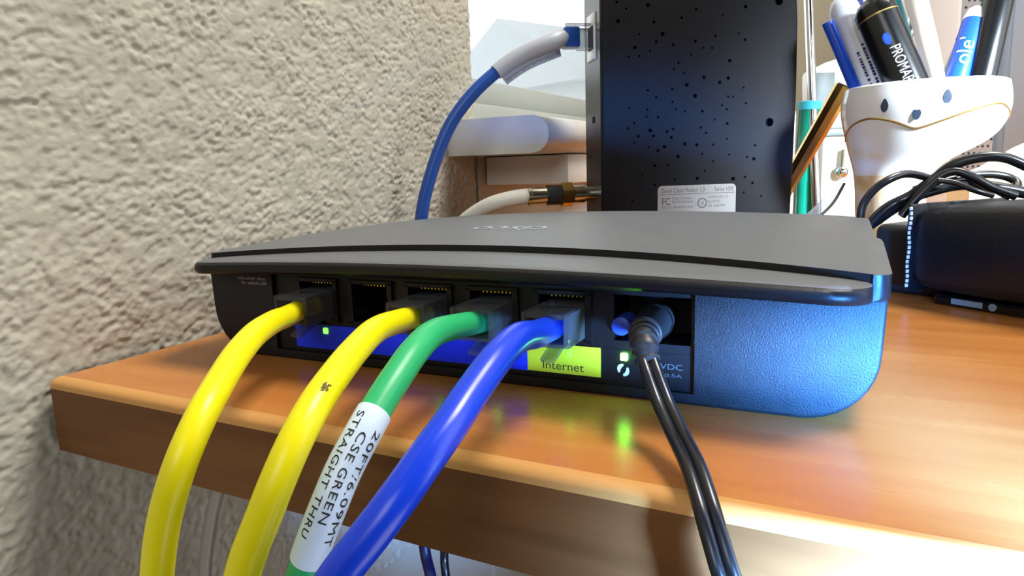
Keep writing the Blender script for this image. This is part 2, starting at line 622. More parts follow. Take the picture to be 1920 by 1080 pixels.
def RW(x, y, z):
    return RM @ Vector((x, y, z))


LX = 18.8
arcL = [(1.55 - 1.5 * math.sin(a), 1.5 - 1.5 * math.cos(a)) for a in np.linspace(0, math.pi / 2, 10)]
arcR = [(17.25 + 1.5 * math.sin(a), 1.5 - 1.5 * math.cos(a)) for a in np.linspace(0, math.pi / 2, 10)]
outline = [(0.0, 2.68)] + [(x * 1.0, z) for x, z in arcL[::-1]] + arcR + [(LX, 2.68)]
casing = extrude_y(outline, 0, 14.6).build('casing', black_case, router, smooth=True, bevel=0.10, seg=3, angle=60)
bpy.context.view_layer.update()
PORTS = (4.25, 6.15, 8.05, 9.95, 11.87)
cutters = [MB().box(2.6, 15.05, -0.5, 0.13, 0.28, 2.75)]
for x in PORTS:
    cutters.append(extrude_y([(x - 0.63, 2.42), (x - 0.63, 1.30), (x - 0.3, 1.30), (x - 0.3, 1.15), (x + 0.3, 1.15), (x + 0.3, 1.30), (x + 0.63, 1.30), (x + 0.63, 2.42)], -0.2, 1.5))
cutters.append(MB().box(13.15, 14.95, -0.2, 1.4, 1.36, 2.46))
cut(casing, cutters)
casing.data.materials.append(black_panel)
for p in casing.data.polygons:                       # the recess and the port openings are smooth black plastic
    c = p.center / S
    if 2.55 < c.x < 15.1 and 0.02 < c.y < 1.6 and c.z > 0.25:
        p.material_index = 1
panel = MB().box(2.63, 15.02, 0.118, 0.16, 0.30, 1.14)
panel.build('port_panel', black_panel, router)
# ports: a frame and gold contacts each
for x in PORTS:
    fr = MB()
    for a, b, c, d in ((x - 0.75, x - 0.60, 1.26, 2.46), (x + 0.60, x + 0.75, 1.26, 2.46), (x - 0.75, x + 0.75, 2.40, 2.50), (x - 0.75, x - 0.3, 1.22, 1.32), (x + 0.3, x + 0.75, 1.22, 1.32)):
        fr.box(a, b, 0.02, 1.2, c, d)
    p = fr.build('ethernet_port', black_panel, router)
    ct = MB()
    for k in range(8):
        ct.box(x - 0.4 + k * 0.11, x - 0.36 + k * 0.11, 0.35, 1.2, 2.30, 2.34)
    ct.build('contacts', gold_contact, p)
MB().box(13.2, 14.9, 1.2, 1.35, 1.4, 2.4).build('power_bay', cavity, router)
rod((14.12, 0.2, 1.85), (14.12, 1.2, 1.85), [(0, 0.42), (0, 0.3), (1, 0.3)]).build('power_jack', black_panel, router, smooth=True)
rod((13.36, -0.06, 1.74), (13.36, 0.6, 1.74), [(0, 0.10), (0.05, 0.22), (1, 0.23)]).build('push_button', button_blue_lit, router, smooth=True)['label'] = 'small round black push button, blue light painted in'
MB().box(3.3, 10.9, 0.09, 0.119, 0.40, 1.12).build('port_label', label_blue, router)['label'] = 'blue strip under the numbered ports'
lb = MB().box(10.9, 12.82, 0.085, 0.119, 0.42, 1.15).build('internet_label', label_yellow, router)
lb['label'] = 'yellow green strip lettered Internet'
tx = MB()
text_flat(tx, 'Internet', 0.30, (11.32, 0.083, 0.51), (1, 0, 0), (0, 0, 1), 1.08)
tx.build('lettering', ink, lb)
for x, m_, z in ((4.45, led_green, 0.95), (8.25, led_green, 0.97), (10.0, led_green, 0.95), (12.02, led_green, 0.97), (13.40, led_bright, 0.98)):
    MB().box(x - 0.085, x + 0.085, 0.055, 0.15, z - 0.09, z + 0.09).build('status_light', m_, router, bevel=0.03)['label'] = 'small lit green status light'
for body, sz, px_, py_, pz_, wd in (('1', 0.2, 4.42, 0.083, 0.6, None), ('12VDC', 0.19, 14.05, 0.10, 0.78, 0.72), ('0.5A', 0.12, 14.36, 0.10, 0.60, 0.40)):
    text_flat(MB(), body, sz, (px_, py_, pz_), (1, 0, 0), (0, 0, 1), wd).build('lettering', print_dim, router)
wp = MB()                                           # two chasing arrows
for s_ in (0, math.pi):
    pts = []
    for a in np.linspace(0.35, 2.5, 9):
        pts.append((a, 0.10 + 0.02, 0.055))
    v, f = [], []
    for a, r_, w_ in pts:
        t_ = w_ * (1 - 0.5 * abs((a - 1.4) / 1.1))
        for q in (r_ - t_, r_ + t_):
            v.append((13.38 + 0.9 * q * math.cos(a + s_ + 1.2), 0.10, 0.66 + q * math.sin(a + s_ + 1.2)))
    for k in range(len(pts) - 1):
        f.append((2 * k, 2 * k + 1, 2 * k + 3, 2 * k + 2))
    wp.add(v, f)
wp.build('arrows_symbol', print_white, router)
mk = MB()                                           # two short unreadable lines of print at the panel's upper corner
for z, x0, words_ in ((2.36, 1.22, (0.24, 0.42, 0.3)), (2.22, 1.36, (0.2, 0.5, 0.16))):
    x = x0
    for w_ in words_:
        k = 0
        while k < w_:
            mk.box(x + k, x + k + 0.05, -0.004, 0.0, z, z + rnd.choice((0.07, 0.09, 0.10)))
            k += 0.07
        x += w_ + 0.07
mk.build('fine_print', print_grey, router)


def arch(x, amp):
    u = (x - 9.4) / 9.4
    return amp * max(0.0, 1 - u * u)


# lower lip of the lid: a long rounded tongue over the ports
nx = 90
lip = MB()
v, f = [], []
xs = [-0.02 + 18.54 * (0.5 - 0.5 * math.cos(math.pi * k / nx)) for k in range(nx + 1)]
for x in xs:
    e = min(x + 0.02, 18.52 - x)
    rr = 0.85
    q = 0 if e >= rr else rr - math.sqrt(max(0, rr * rr - (rr - e) ** 2))
    yb = -0.95 - arch(x, 0.16) + q
    z0, z1 = 2.60 + arch(x, 0.22), 2.94 + arch(x, 0.24)
    yf = 2.6
    prof = [(yf, z1 + 0.12), (yb + 0.55, z1 + 0.03), (yb + 0.12, z1 - 0.01), (yb + 0.03, z1 - 0.08), (yb, z1 - 0.18), (yb + 0.03, z0 + 0.07), (yb + 0.12, z0), (yf, z0)]
    v += [(x, a, b) for a, b in prof]
m_ = 8
for k in range(nx):
    for j in range(m_):
        a, b = k * m_ + j, k * m_ + (j + 1) % m_
        f.append((a, b, b + m_, a + m_))
f.append(tuple(range(m_)))
f.append(tuple(nx * m_ + j for j in range(m_))[::-1])
lip.add(v, f)


def paint_lit_tops(o):
    """overhead light painted grey into the upper faces, edges left black"""
    o.data.materials.append(shell_lit_top)
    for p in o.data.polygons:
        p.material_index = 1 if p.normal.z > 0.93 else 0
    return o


paint_lit_tops(lip.build('lid_lip', black_shell, router, smooth=True))

# upper shell of the lid, stepped above the lip
nu, nv = 64, 44


def shell_z(x, y):
    return 3.13 + arch(x, 0.26) + 0.17 * math.sin(math.pi * min(1, max(0, y) / 15.5)) * (0.5 + 0.5 * min(1, 1.0))


top, bot = [], []
YE = 15.2
for j in range(nv + 1):
    t = j / nv
    t = 0.5 - 0.5 * math.cos(math.pi * t)
    row = []
    for k in range(nu + 1):
        u = 0.5 - 0.5 * math.cos(math.pi * k / nu)
        ys = 0.0 + arch(18.8 * u, 1.15)
        y = ys + (YE - ys) * t
        x0, x1 = -0.05, 18.85
        if y > 5.4:
            q = min(1, (y - 5.4) / 0.35) * 0.17
            x0 += q
            x1 -= q
        r_ = 1.5
        if y > YE - r_:
            q = r_ - math.sqrt(max(0, r_ * r_ - (y - YE + r_) ** 2))
            x0 += q
            x1 -= q
        if y < 0.35:
            q = 0.35 - math.sqrt(max(0, 0.35 ** 2 - (0.35 - y) ** 2))
            x0 += q
            x1 -= q
        row.append((x0 + (x1 - x0) * u, y, shell_z(x0 + (x1 - x0) * u, y)))
    top.append(row)
v, f = [], []
for row in top:
    v += row
ix = lambda j, k: j * (nu + 1) + k
for j in range(nv):
    for k in range(nu):
        f.append((ix(j, k), ix(j, k + 1), ix(j + 1, k + 1), ix(j + 1, k)))
border = [ix(0, k) for k in range(nu)] + [ix(j, nu) for j in range(nv)] + [ix(nv, k) for k in range(nu, 0, -1)] + [ix(j, 0) for j in range(nv, 0, -1)]
nb = len(v)
for b_ in border:
    x, y, z = v[b_]
    v.append((x, y, 2.62))
for q in range(len(border)):
    a, b = border[q], border[(q + 1) % len(border)]
    f.append((a, nb + q, nb + (q + 1) % len(border), b))
f.append(tuple(nb + q for q in range(len(border))))
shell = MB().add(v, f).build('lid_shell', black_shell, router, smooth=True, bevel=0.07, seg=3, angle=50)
paint_lit_tops(shell)
tx = MB()
v, f = text_uv('cisco', 1.0, 2.6)
vv = []
for a, b in v:                                       # lettering reads from the router's front, so it is turned round here
    x, y = 9.35 - a, 5.5 - 1.7 * b
    vv.append((x, y, shell_z(x, y) + 0.012))
tx.add(vv, f)
tx.build('logo', logo_silver, shell)
for x in (2.2, 16.6):
    for y in (1.6, 13.2):
        rod((x, y, 0), (x, y, 0.05), 0.5).build('foot', black_rubber, router)

# ------------------------------------------------------------------ patch cables at the router


def plug_mb(x):
    """RJ45 plug in router coordinates, open at its cable end, side walls and a strain wedge"""
    w_, z0, z1 = 0.585, 1.36, 2.16
    m = MB()
    m.box(x - w_, x + w_, -0.12, 1.0, z0, z1)                       # body inside the port
    m.box(x - w_, x - w_ + 0.13, -1.05, -0.12, z0, z1)              # side cheeks
    m.box(x + w_ - 0.13, x + w_, -1.05, -0.12, z0, z1)
    m.box(x - w_ + 0.13, x + w_ - 0.13, -1.05, -0.12, z1 - 0.13, z1)  # roof
    m.box(x - w_ + 0.13, x + w_ - 0.13, -1.05, -0.12, z0, z0 + 0.09)  # floor
    return m


def latch_mb(x):
    m = MB()
    a = [(-0.1, 1.34), (-0.1, 1.24), (-0.55, 1.08), (-0.92, 0.97), (-0.95, 1.06), (-0.58, 1.2)]
    m.add([(x - 0.17, y, z) for y, z in a] + [(x + 0.17, y, z) for y, z in a],
          [tuple(range(6)), tuple(range(6, 12))[::-1]] + [(k, (k + 1) % 6, 6 + (k + 1) % 6, 6 + k) for k in range(6)])
    return m


def patch(name, port, pts, m_, label, r=0.285):
    base = RW(port, -1.1, 0)
    root = empty(name, (base.x, base.y, 0))
    off = Vector((base.x, base.y, 0))
    start = [RW(port, 0.0, 1.74), RW(port, -0.5, 1.74)]
    P = Path([tuple(p - off) for p in start] + [tuple(Vector(q) - off) for q in pts])
    P.tube(MB(), r, seg=20).build('jacket', m_, root, smooth=True)
    pm = plug_mb(port)
    pm.v = [tuple(RM @ Vector(q) - off) for q in pm.v]
    pl = pm.build('plug', clear_plug, root, bevel=0.03)
    pl['label'] = 'clear plastic plug'
    lm = latch_mb(port)
    lm.v = [tuple(RM @ Vector(q) - off) for q in lm.v]
    lm.build('latch', clear_plug, pl)
    tag(root, label, 'cable', 'patch cables at the router')
    return root, P, off


Y1P = [(6.75, 2.5, 1.77), (7.39, 1.45, 1.9), (8.19, 0.16, 1.96), (8.97, -1.05, 1.86), (9.5, -1.97, 1.59), (9.85, -2.64, 1.31), (9.97, -3.13, 0.85), (9.89, -3.39, 0.31), (9.68, -3.52, -0.37), (9.44, -3.56, -1.12), (9.16, -3.52, -1.94), (8.83, -3.46, -3.06), (8.4, -3.4, -5), (8.2, -3.4, -9), (8.0, -3.2, -35), (8.2, -2.5, -75.5)]
Y2P = [(10.5, 2.3, 1.95), (11.0, 0.9, 2.10), (11.55, -0.45, 2.04), (11.98, -1.53, 1.88), (12.25, -2.35, 1.64), (12.36, -2.94, 1.26), (12.29, -3.31, 0.73), (12.1, -3.53, 0.11), (11.85, -3.67, -0.51), (11.61, -3.68, -1.08), (11.29, -3.67, -1.95), (10.8, -3.6, -3.6), (10.6, -3.6, -8), (10.6, -3.4, -35), (10.9, -2.8, -75.5)]
GP = [(12.25, 2.2, 2.0), (12.53, 0.88, 2.17), (12.79, -0.15, 2.1), (12.92, -0.94, 1.82), (12.97, -1.54, 1.51), (12.99, -2.06, 1.15), (12.87, -2.45, 0.65), (12.74, -2.74, 0.1), (12.5, -2.86, -0.5), (12.22, -2.91, -1.17), (11.89, -2.9, -1.97), (11.55, -2.9, -3.6), (11.6, -2.9, -8), (12.1, -2.9, -35), (12.6, -2.6, -75.5)]
BP = [(14.2, 2.2, 1.98), (14.40, 0.98, 2.2), (14.52, -0.04, 2.11), (14.56, -0.99, 1.8), (14.6, -1.84, 1.47), (14.53, -2.52, 1.11), (14.38, -3.02, 0.7), (14.12, -3.36, 0.25), (13.8, -3.62, -0.22), (13.45, -3.8, -0.77), (13.06, -3.9, -1.43), (12.6, -3.95, -3), (12.75, -4.0, -7), (13.6, -3.8, -35), (14.2, -3.4, -75.5)]
patch('patch_cable', PORTS[0], Y1P, yellow_pvc, 'yellow patch cable nearest the textured wall, clean jacket')
y2, P2, o2 = patch('patch_cable', PORTS[2], Y2P, yellow_pvc, 'yellow patch cable with a small dark scuff, beside the green cable')
gr, PG, og = patch('patch_cable', PORTS[3], GP, green_pvc, 'green patch cable with a white printed sleeve')
patch('patch_cable', PORTS[4], BP, blue_pvc, 'thick blue patch cable plugged above the yellow Internet label', 0.30)


def on_path(P, off, mb, vf, L, r, mid, flip=1):
    """wrap flat lettering on a cable: u runs along it, v round it; mid is the direction the print faces"""
    v, f = vf
    out = []
    for a, b in v:
        p, t, n_, b_ = P.at(L + a)
        c = mid - t * mid.dot(t)
        c.normalize()
        s_ = t.cross(c)
        ang = flip * b / r
        out.append(p + (c * math.cos(ang) + s_ * math.sin(ang)) * r)
    mb.add(out, f)


def near(P, off, pt):
    q = Vector(pt) - off
    k = min(range(len(P.p)), key=lambda i_: (P.p[i_] - q).length)
    return P.l[k]


L0 = near(PG, og, (12.95, -1.75, 1.36))
L1 = near(PG, og, (12.38, -2.89, -0.80))
sl = PG.tube(MB(), 0.312, L0, L1, seg=24).build('label_sleeve', sleeve_white, gr, smooth=True)
sl['label'] = 'white printed sleeve lettered CSE GREEN'
toward = (FRONT - Vector((12.8, -2.6, 0.4))).normalized()
tx = MB()
span = L1 - L0
for body, lat, a0, wd in (('20FT/6.09MT', 0.17, 0.12, 0.70), ('CSE GREEN', -0.06, 0.16, 0.52), ('STRAIGHT THRU', -0.28, 0.06, 0.74)):
    vf = text_uv(body, 0.20, span * wd, 1.1)
    v2 = vf[0].copy()
    v2[:, 1] += lat
    on_path(PG, og, tx, (v2, vf[1]), L0 + span * a0, 0.318, toward, flip=-1)
tx.build('sleeve_lettering', ink, sl)
# scuff on the second yellow cable
Ls = near(P2, o2, (12.2, -2.2, 1.68))
sc = MB()
for k in range(14):
    a0, b0 = rnd.uniform(-0.10, 0.08), rnd.uniform(-0.07, 0.04)
    q = np.array([(a0, b0), (a0 + rnd.uniform(0.03, 0.07), b0 + 0.01), (a0 + 0.05, b0 + rnd.uniform(0.03, 0.07)), (a0, b0 + 0.04)])
    on_path(P2, o2, sc, (q, [(0, 1, 2, 3)]), Ls, 0.288, (FRONT - Vector((12.2, -2.2, 1.6))).normalized())
sc.build('scuff', scuff, y2)

# ------------------------------------------------------------------ power cord
pc = empty('power_cable', (16.4, 3.0, 0))
po = Vector((16.4, 3.0, 0))
pb = [tuple(RW(*q) - po) for q in ((14.12, 0.5, 1.85), (14.13, -0.3, 1.86), (14.17, -0.9, 1.84))]
Path(pb).tube(MB(), 0.37, seg=24).build('barrel_plug', black_rubber, pc, smooth=True)
tail = [tuple(RW(*q) - po) for q in ((14.17, -0.8, 1.84), (14.24, -1.25, 1.80), (14.36, -1.6, 1.66), (14.46, -1.72, 1.42))]
PT = Path(tail)
PT.tube(MB(), lambda u: (0.36 - 0.10 * u) * (1.0 if int(u * 9) % 2 == 0 else 0.88), seg=24, step=0.03).build('strain_relief', black_rubber, pc, smooth=True)
PW = [tuple(RW(14.40, -1.68, 1.60)), (16.60, 2.48, 1.35), (16.96, 2.03, 0.89), (17.46, 1.28, 0.55), (17.92, 0.45, 0.38), (18.32, -0.3, 0.0), (18.64, -0.68, -0.62), (18.86, -0.75, -1.17), (19.05, -0.82, -1.67), (19.3, -0.85, -3), (19.4, -0.9, -7), (19.8, -1.0, -35), (20, -1, -75.5)]
PP = Path([tuple(Vector(q) - po) for q in PW])
side = Vector((0.884, 0.466, 0.03))
for s_ in (-1, 1):
    q = [p + side * 0.105 * s_ for p in PP.p[::4]]
    Path([tuple(p) for p in q], 4).tube(MB(), 0.118, seg=16).build('wire_lead', black_pvc, pc, smooth=True)
tag(pc, 'black twin lead power cord plugged in at the router, hanging over the desk edge', 'cord')

# ------------------------------------------------------------------ cable modem
MA = R(36)
modem = empty('cable_modem', (8.67, 21.56, 0), MA)      # local x along the broad face, y into depth
MM = Matrix.Translation(Vector((8.67, 21.56, 0))) @ Matrix.Rotation(MA, 4, 'Z')
tag(modem, 'upright black cable modem with vent holes, standing behind the router', 'modem')
MWd, MD, MH = 9.9, 3.2, 14.6
pf = [(0, 0), (0, MH)] + [(MWd - 0.25 + 0.25 * math.cos(a) * 0, MH) for a in ()]
side_curve = [(9.82, 0), (9.86, 3), (9.92, 6), (9.95, 9), (9.90, 12), (9.75, 14.0), (9.3, MH)]
pf = [(0.0, 0.0)] + side_curve + [(0, MH)]
body = extrude_y(pf, 0, MD).build('body', modem_black, modem, bevel=0.12, seg=3)
holes = MB()
spots = [(0.75, 12.8), (1.2, 12.55), (2.75, 12.9), (2.1, 12.7), (2.1, 11.9), (3.6, 12.1), (5.2, 11.1), (4.25, 12.6), (5.5, 12.2), (6.6, 12.6)]
# vent holes as the photo shows them, spread over the face (pixel-free: face centimetres, thinning to the right)
for a, b in ((152, 92), (230, 211), (200, 253), (252, 250), (332, 184), (302, 226), (440, 280), (418, 310), (466, 327), (503, 243), (522, 182), (561, 212),
             (606, 213), (622, 157), (696, 271), (656, 63), (454, 76), (524, 38), (568, 348), (648, 371), (690, 351), (292, 407), (410, 401), (332, 440),
             (482, 382), (524, 434), (412, 461), (204, 489), (290, 497), (286, 530), (342, 533), (562, 505), (430, 495), (474, 507), (196, 586), (227, 561),
             (320, 621), (304, 595), (386, 601), (416, 589), (408, 629), (247, 623), (226, 653), (374, 674), (342, 692), (476, 660), (536, 665), (556, 583),
             (582, 608), (626, 545), (690, 563), (686, 497), (662, 478), (716, 439), (692, 437), (784, 468), (770, 395), (690, 636), (704, 712), (564, 707),
             (620, 664), (620, 744), (442, 720), (328, 764), (392, 762), (264, 805), (426, 831), (325, 856), (578, 790), (540, 826), (726, 829), (790, 820),
             (830, 850), (784, 896), (878, 914), (838, 668), (798, 724), (834, 733), (216, 934), (296, 676), (362, 150), (414, 198), (252, 150), (772, 175),
             (740, 148), (146, 8), (292, 20), (770, 26), (320, 95), (190, 36)):
    px, pz = a / 2.5725, b / 2.5725
    x = (px - 29.2) / 361 * 9.75 * (1 - 0.03 * (px - 29) / 361)
    z = 13.0 - pz * (0.02552 + 0.00082 * (px - 29) / 361)
    holes.v and None
    r_ = 0.055 + 0.05 * rnd.random() ** 2
    holes.add(*(lambda q: (q.v, q.f))(rod((x, -0.3, z), (x, 0.5, z), r_, 8)))
for x, z, r_ in ((8.55, 7.3, 0.21), (8.85, 13.0, 0.2)):
    holes.add(*(lambda q: (q.v, q.f))(rod((x, -0.3, z), (x, 0.5, z), r_, 14)))
cut(body, [holes])
MB().box(-0.02, 0.0, 0.25, MD - 0.25, 0.4, MH - 0.4).build('rear_panel', modem_side, modem)
jk = MB()
for a in ((0.95, 2.35, 12.15, 12.72), (0.95, 2.35, 10.55, 11.05), (0.95, 1.15, 11.05, 12.15), (2.15, 2.35, 11.05, 12.15)):
    jk.box(-0.09, 0.0, a[0], a[1], a[2], a[3])
jk.build('ethernet_jack', white_plastic, modem, bevel=0.02)['label'] = 'white framed ethernet jack'
MB().box(-0.05, -0.02, 1.15, 2.15, 11.05, 12.15).build('jack_socket', cavity, modem)
MB().box(-0.05, -0.02, 1.3, 1.65, 7.55, 7.85).build('reset_recess', cavity, modem)
tx = MB()
text_flat(tx, 'Reset', 0.3, (-0.03, 1.35, 7.35), (0, 0, -1), (0, -1, 0), 0.9)
tx.build('lettering', print_grey, modem)
rod((0.05, 1.6, 4.06), (-1.15, 1.6, 4.06), [(0, 0.42), (0.02, 0.38), (1, 0.38)]).build('coax_socket', nickel, modem, smooth=True)
st = empty  # keep names short
pts = []
x0, x1, z0, z1, r_ = 2.77, 6.85, 1.0, 4.36, 0.22
for cx_, cz_, a0 in ((x0 + r_, z0 + r_, math.pi), (x1 - r_, z0 + r_, 1.5 * math.pi), (x1 - r_, z1 - r_, 0), (x0 + r_, z1 - r_, 0.5 * math.pi)):
    for a in np.linspace(a0, a0 + math.pi / 2, 5):
        pts.append((cx_ + r_ * math.cos(a), cz_ + r_ * math.sin(a)))
lab = extrude_y(pts, -0.015, 0.0).build('sticker', sticker, modem)
lab['label'] = 'pale grey printed rating sticker'
tx = MB()
yt = -0.018
text_flat(tx, 'Zoom Cable Modem 3.0', 0.30, (2.95, yt, 4.02), (1, 0, 0), (0, 0, 1), 2.25)
text_flat(tx, 'Series 1095', 0.30, (5.72, yt, 4.02), (1, 0, 0), (0, 0, 1), 1.0)
tx.box(2.82, 6.80, yt, -0.016, 3.92, 3.945)
text_flat(tx, 'FC', 0.52, (3.0, yt, 3.42), (1, 0, 0), (0, 0, 1), 0.42)
text_flat(tx, 'Tested to Comply', 0.17, (3.50, yt, 3.68), (1, 0, 0), (0, 0, 1), 1.0)
text_flat(tx, 'With FCC Standards', 0.17, (3.50, yt, 3.50), (1, 0, 0), (0, 0, 1), 1.1)
text_flat(tx, 'FCC ID: BDNCBL5341J', 0.17, (2.98, yt, 3.24), (1, 0, 0), (0, 0, 1), 1.6)
v, f = [], []
for k in range(24):
    a = 2 * math.pi * k / 24
    for q in (0.20, 0.25):
        v.append((5.08 + q * math.cos(a), yt, 3.46 + q * math.sin(a)))
for k in range(24):
    k2 = (k + 1) % 24
    f.append((2 * k, 2 * k + 1, 2 * k2 + 1, 2 * k2))
tx.add(v, f)
text_flat(tx, 'UL', 0.26, (4.97, yt, 3.37), (1, 0, 0), (0, 0, 1), 0.24)
text_flat(tx, 'c', 0.16, (4.72, yt, 3.36), (1, 0, 0), (0, 0, 1))
text_flat(tx, 'POWER SUPPLY 12V', 0.16, (5.40, yt, 3.68), (1, 0, 0), (0, 0, 1), 1.05)
text_flat(tx, '4L LISTED', 0.18, (5.38, yt, 3.46), (1, 0, 0), (0, 0, 1), 0.65)
text_flat(tx, 'ITE  E205991', 0.19, (5.38, yt, 3.24), (1, 0, 0), (0, 0, 1), 0.9)
tx.build('sticker_lettering', mat('sticker_ink', rgb(70, 70, 72), 0.6), lab)


def MW(x, y, z):
    return MM @ Vector((x, y, z))


# blue ethernet cable at the modem
be = empty('ethernet_cable', (1.1, 17.0, 0))
bo = Vector((1.1, 17.0, 0))
BE = [tuple(MW(-1.5, 1.6, 11.62)), (6.17, 21.2, 11.34), (5.05, 20.2, 10.73), (4.03, 19.3, 9.84), (3.19, 18.6, 8.88), (2.45, 18.1, 7.79), (1.9, 17.75, 6.57), (1.45, 17.45, 5.21), (1.12, 17.25, 3.96), (0.92, 17.1, 2.69), (0.88, 16.9, 1.43), (0.88, 16.5, 0.5), (0.95, 15.6, 0.32), (1.0, 13.5, 0.32)]
PB = Path([tuple(Vector(q) - bo) for q in BE])
PB.tube(MB(), 0.31, seg=18).build('jacket', blue_pvc_dull, be, smooth=True)
Lb = near(PB, bo, (4.2, 19.45, 10.0))
PB.tube(MB(), lambda u: 0.46 - 0.10 * u, 0.0, Lb, seg=20).build('label_sleeve', sleeve_grey, be, smooth=True)
fl = MB()                                            # the free edge of the wrapped label, with its printed line
for k in range(13):
    L = 0.35 + (Lb - 0.45) * k / 12
    p, t, n_, b_ = PB.at(L)
    d = (Vector((0, 0, -1)) - t * Vector((0, 0, -1)).dot(t)).normalized()
    fl.v += [tuple(p + d * 0.35), tuple(p + d * 0.78), tuple(p + d * 0.35 + b_ * 0.03), tuple(p + d * 0.78 + b_ * 0.03)]
for k in range(12):
    a = 4 * k
    fl.f += [(a, a + 1, a + 5, a + 4), (a + 2, a + 6, a + 7, a + 3), (a + 1, a + 3, a + 7, a + 5), (a, a + 4, a + 6, a + 2)]
flap = fl.build('label_flap', sleeve_grey, be)
tk = MB()
for k in range(30):
    L = 0.5 + (Lb - 0.75) * k / 29
    p, t, n_, b_ = PB.at(L)
    d = (Vector((0, 0, -1)) - t * Vector((0, 0, -1)).dot(t)).normalized()
    cdir = (FRONT - Vector((6, 21, 11))).normalized()
    c_ = (cdir - t * cdir.dot(t) - d * cdir.dot(d)).normalized()
    h0, h1 = 0.52, rnd.choice((0.62, 0.66, 0.70))
    q0, q1 = p + c_ * 0.04, p + t * 0.045 + c_ * 0.04
    tk.add([q0 + d * h0, q1 + d * h0, q1 + d * h1, q0 + d * h1], [(0, 1, 2, 3)])
tk.build('label_print', print_grey, flap)
pm = MB()
mt = MM
pm.box(-1.5, -0.7, 1.2, 2.1, 11.15, 12.1, mt)
pm.v = [tuple(Vector(q) - bo) for q in pm.v]
bt = pm.build('plug_boot', blue_pvc_dull, be, bevel=0.1)
pm = MB()
pm.box(-0.75, 0.4, 1.15, 2.15, 11.1, 12.0, mt)
pm.box(-1.35, -0.1, 1.45, 1.85, 12.2, 12.3, mt)
pm.v = [tuple(Vector(q) - bo) for q in pm.v]
pm.build('plug', clear_plug, be, bevel=0.03)
tag(be, 'thin blue ethernet cable with a white label, arching from the modem', 'cable')

# white coax cable
cx = empty('coax_cable', (2.0, 20.0, 0))
co = Vector((2.0, 20.0, 0))
E0 = MW(-3.4, 1.6, 4.06)
CP = [tuple(MW(-2.5, 1.6, 4.06)), tuple(E0), (4.15, 20.38, 3.95), (3.3, 20.1, 3.72), (2.45, 19.98, 3.32), (1.6, 19.85, 2.7), (0.95, 19.65, 1.8), (0.55, 19.3, 0.9), (0.42, 18.6, 0.42), (0.40, 17.6, 0.40)]
Path([tuple(Vector(q) - co) for q in CP]).tube(MB(), 0.385, seg=20).build('jacket', white_pvc, cx, smooth=True)


def crod(a, b, r_, seg=24):
    return rod(MW(a, 1.6, 4.06) - co, MW(b, 1.6, 4.06) - co, r_, seg)


crod(-3.45, -2.45, [(0, 0.44), (0.04, 0.475), (0.15, 0.475), (0.17, 0.45), (0.9, 0.45), (1, 0.43)]).build('ferrule', nickel, cx, smooth=True)
crod(-2.47, -1.72, 0.50).build('black_ring', black_rubber, cx, smooth=True)
crod(-1.74, -1.12, [(0, 0.52), (0.08, 0.62), (0.92, 0.62), (1, 0.54)], 6).build('hex_nut', brass, cx)
crod(-1.14, -0.55, [(0, 0.46), (1, 0.46)]).build('collar', nickel, cx, smooth=True)
tag(cx, 'white coaxial cable screwed to the modem with a metal connector', 'cable')

# ------------------------------------------------------------------ mug with pens
CX_, CY_ = 22.39, 27.03
cup = empty('pen_cup', (CX_, CY_, 0))
ax = Vector((0.886, 0.464))


def off(d):
    return (ax.x * d, ax.y * d)


# height, sideways shift of the ring's centre, radius: an upright footed cup whose bowl bulges to one side
ringdef = [(0.0, -1.45, 2.0), (0.25, -1.45, 2.15), (0.8, -1.45, 1.62), (2.0, -1.5, 1.42), (2.82, -1.52, 1.44), (4.18, -1.57, 1.48), (4.79, -1.46, 1.67), (5.27, -1.25, 1.99),
           (5.62, -0.87, 2.45), (6.09, -0.50, 2.9), (6.68, -0.33, 3.2), (7.27, -0.30, 3.36), (7.86, -0.32, 3.38), (8.2, -0.32, 3.34), (8.5, -0.32, 3.24)]
RT = 8.5
zs = np.linspace(0, RT, 60)
rz_ = [d[0] for d in ringdef]


def cr(z):
    return float(np.interp(z, rz_, [d[1] for d in ringdef])), float(np.interp(z, rz_, [d[2] for d in ringdef]))


def smooth_cr(z):
    a = [cr(min(RT, max(0, z + d))) for d in (-0.3, -0.15, 0, 0.15, 0.3)]
    return sum(q[0] for q in a) / 5, sum(q[1] for q in a) / 5


outer = [(z, *off(smooth_cr(z)[0]), smooth_cr(z)[1], smooth_cr(z)[1]) for z in zs if z >= 4.6]
low = [(z, *off(smooth_cr(z)[0]), smooth_cr(z)[1], smooth_cr(z)[1]) for z in zs if z <= 4.75]
inner = [(8.5, *off(-0.32), 3.05, 3.05), (7.9, *off(-0.32), 3.05, 3.05), (7.0, *off(-0.32), 2.95, 2.95), (6.2, *off(-0.5), 2.65, 2.65), (5.5, *off(-0.9), 1.9, 1.9)]
loft(outer + [(8.58, *off(-0.32), 3.15, 3.15)] + inner, 64, cap0=True).build('bowl', ceramic, cup, smooth=True)
loft(low, 48).build('footed_base', ceramic_gold, cup, smooth=True)['label'] = 'moulded base with gold lustre'
cam_az = math.atan2(FRONT.y - CY_, FRONT.x - CX_)


def on_cup(phi, z, push=0.0):
    o_, r_ = smooth_cr(z)
    ox, oy = off(o_)
    a = cam_az + phi
    return (ox + (r_ + push) * math.cos(a), oy + (r_ + push) * math.sin(a), z)


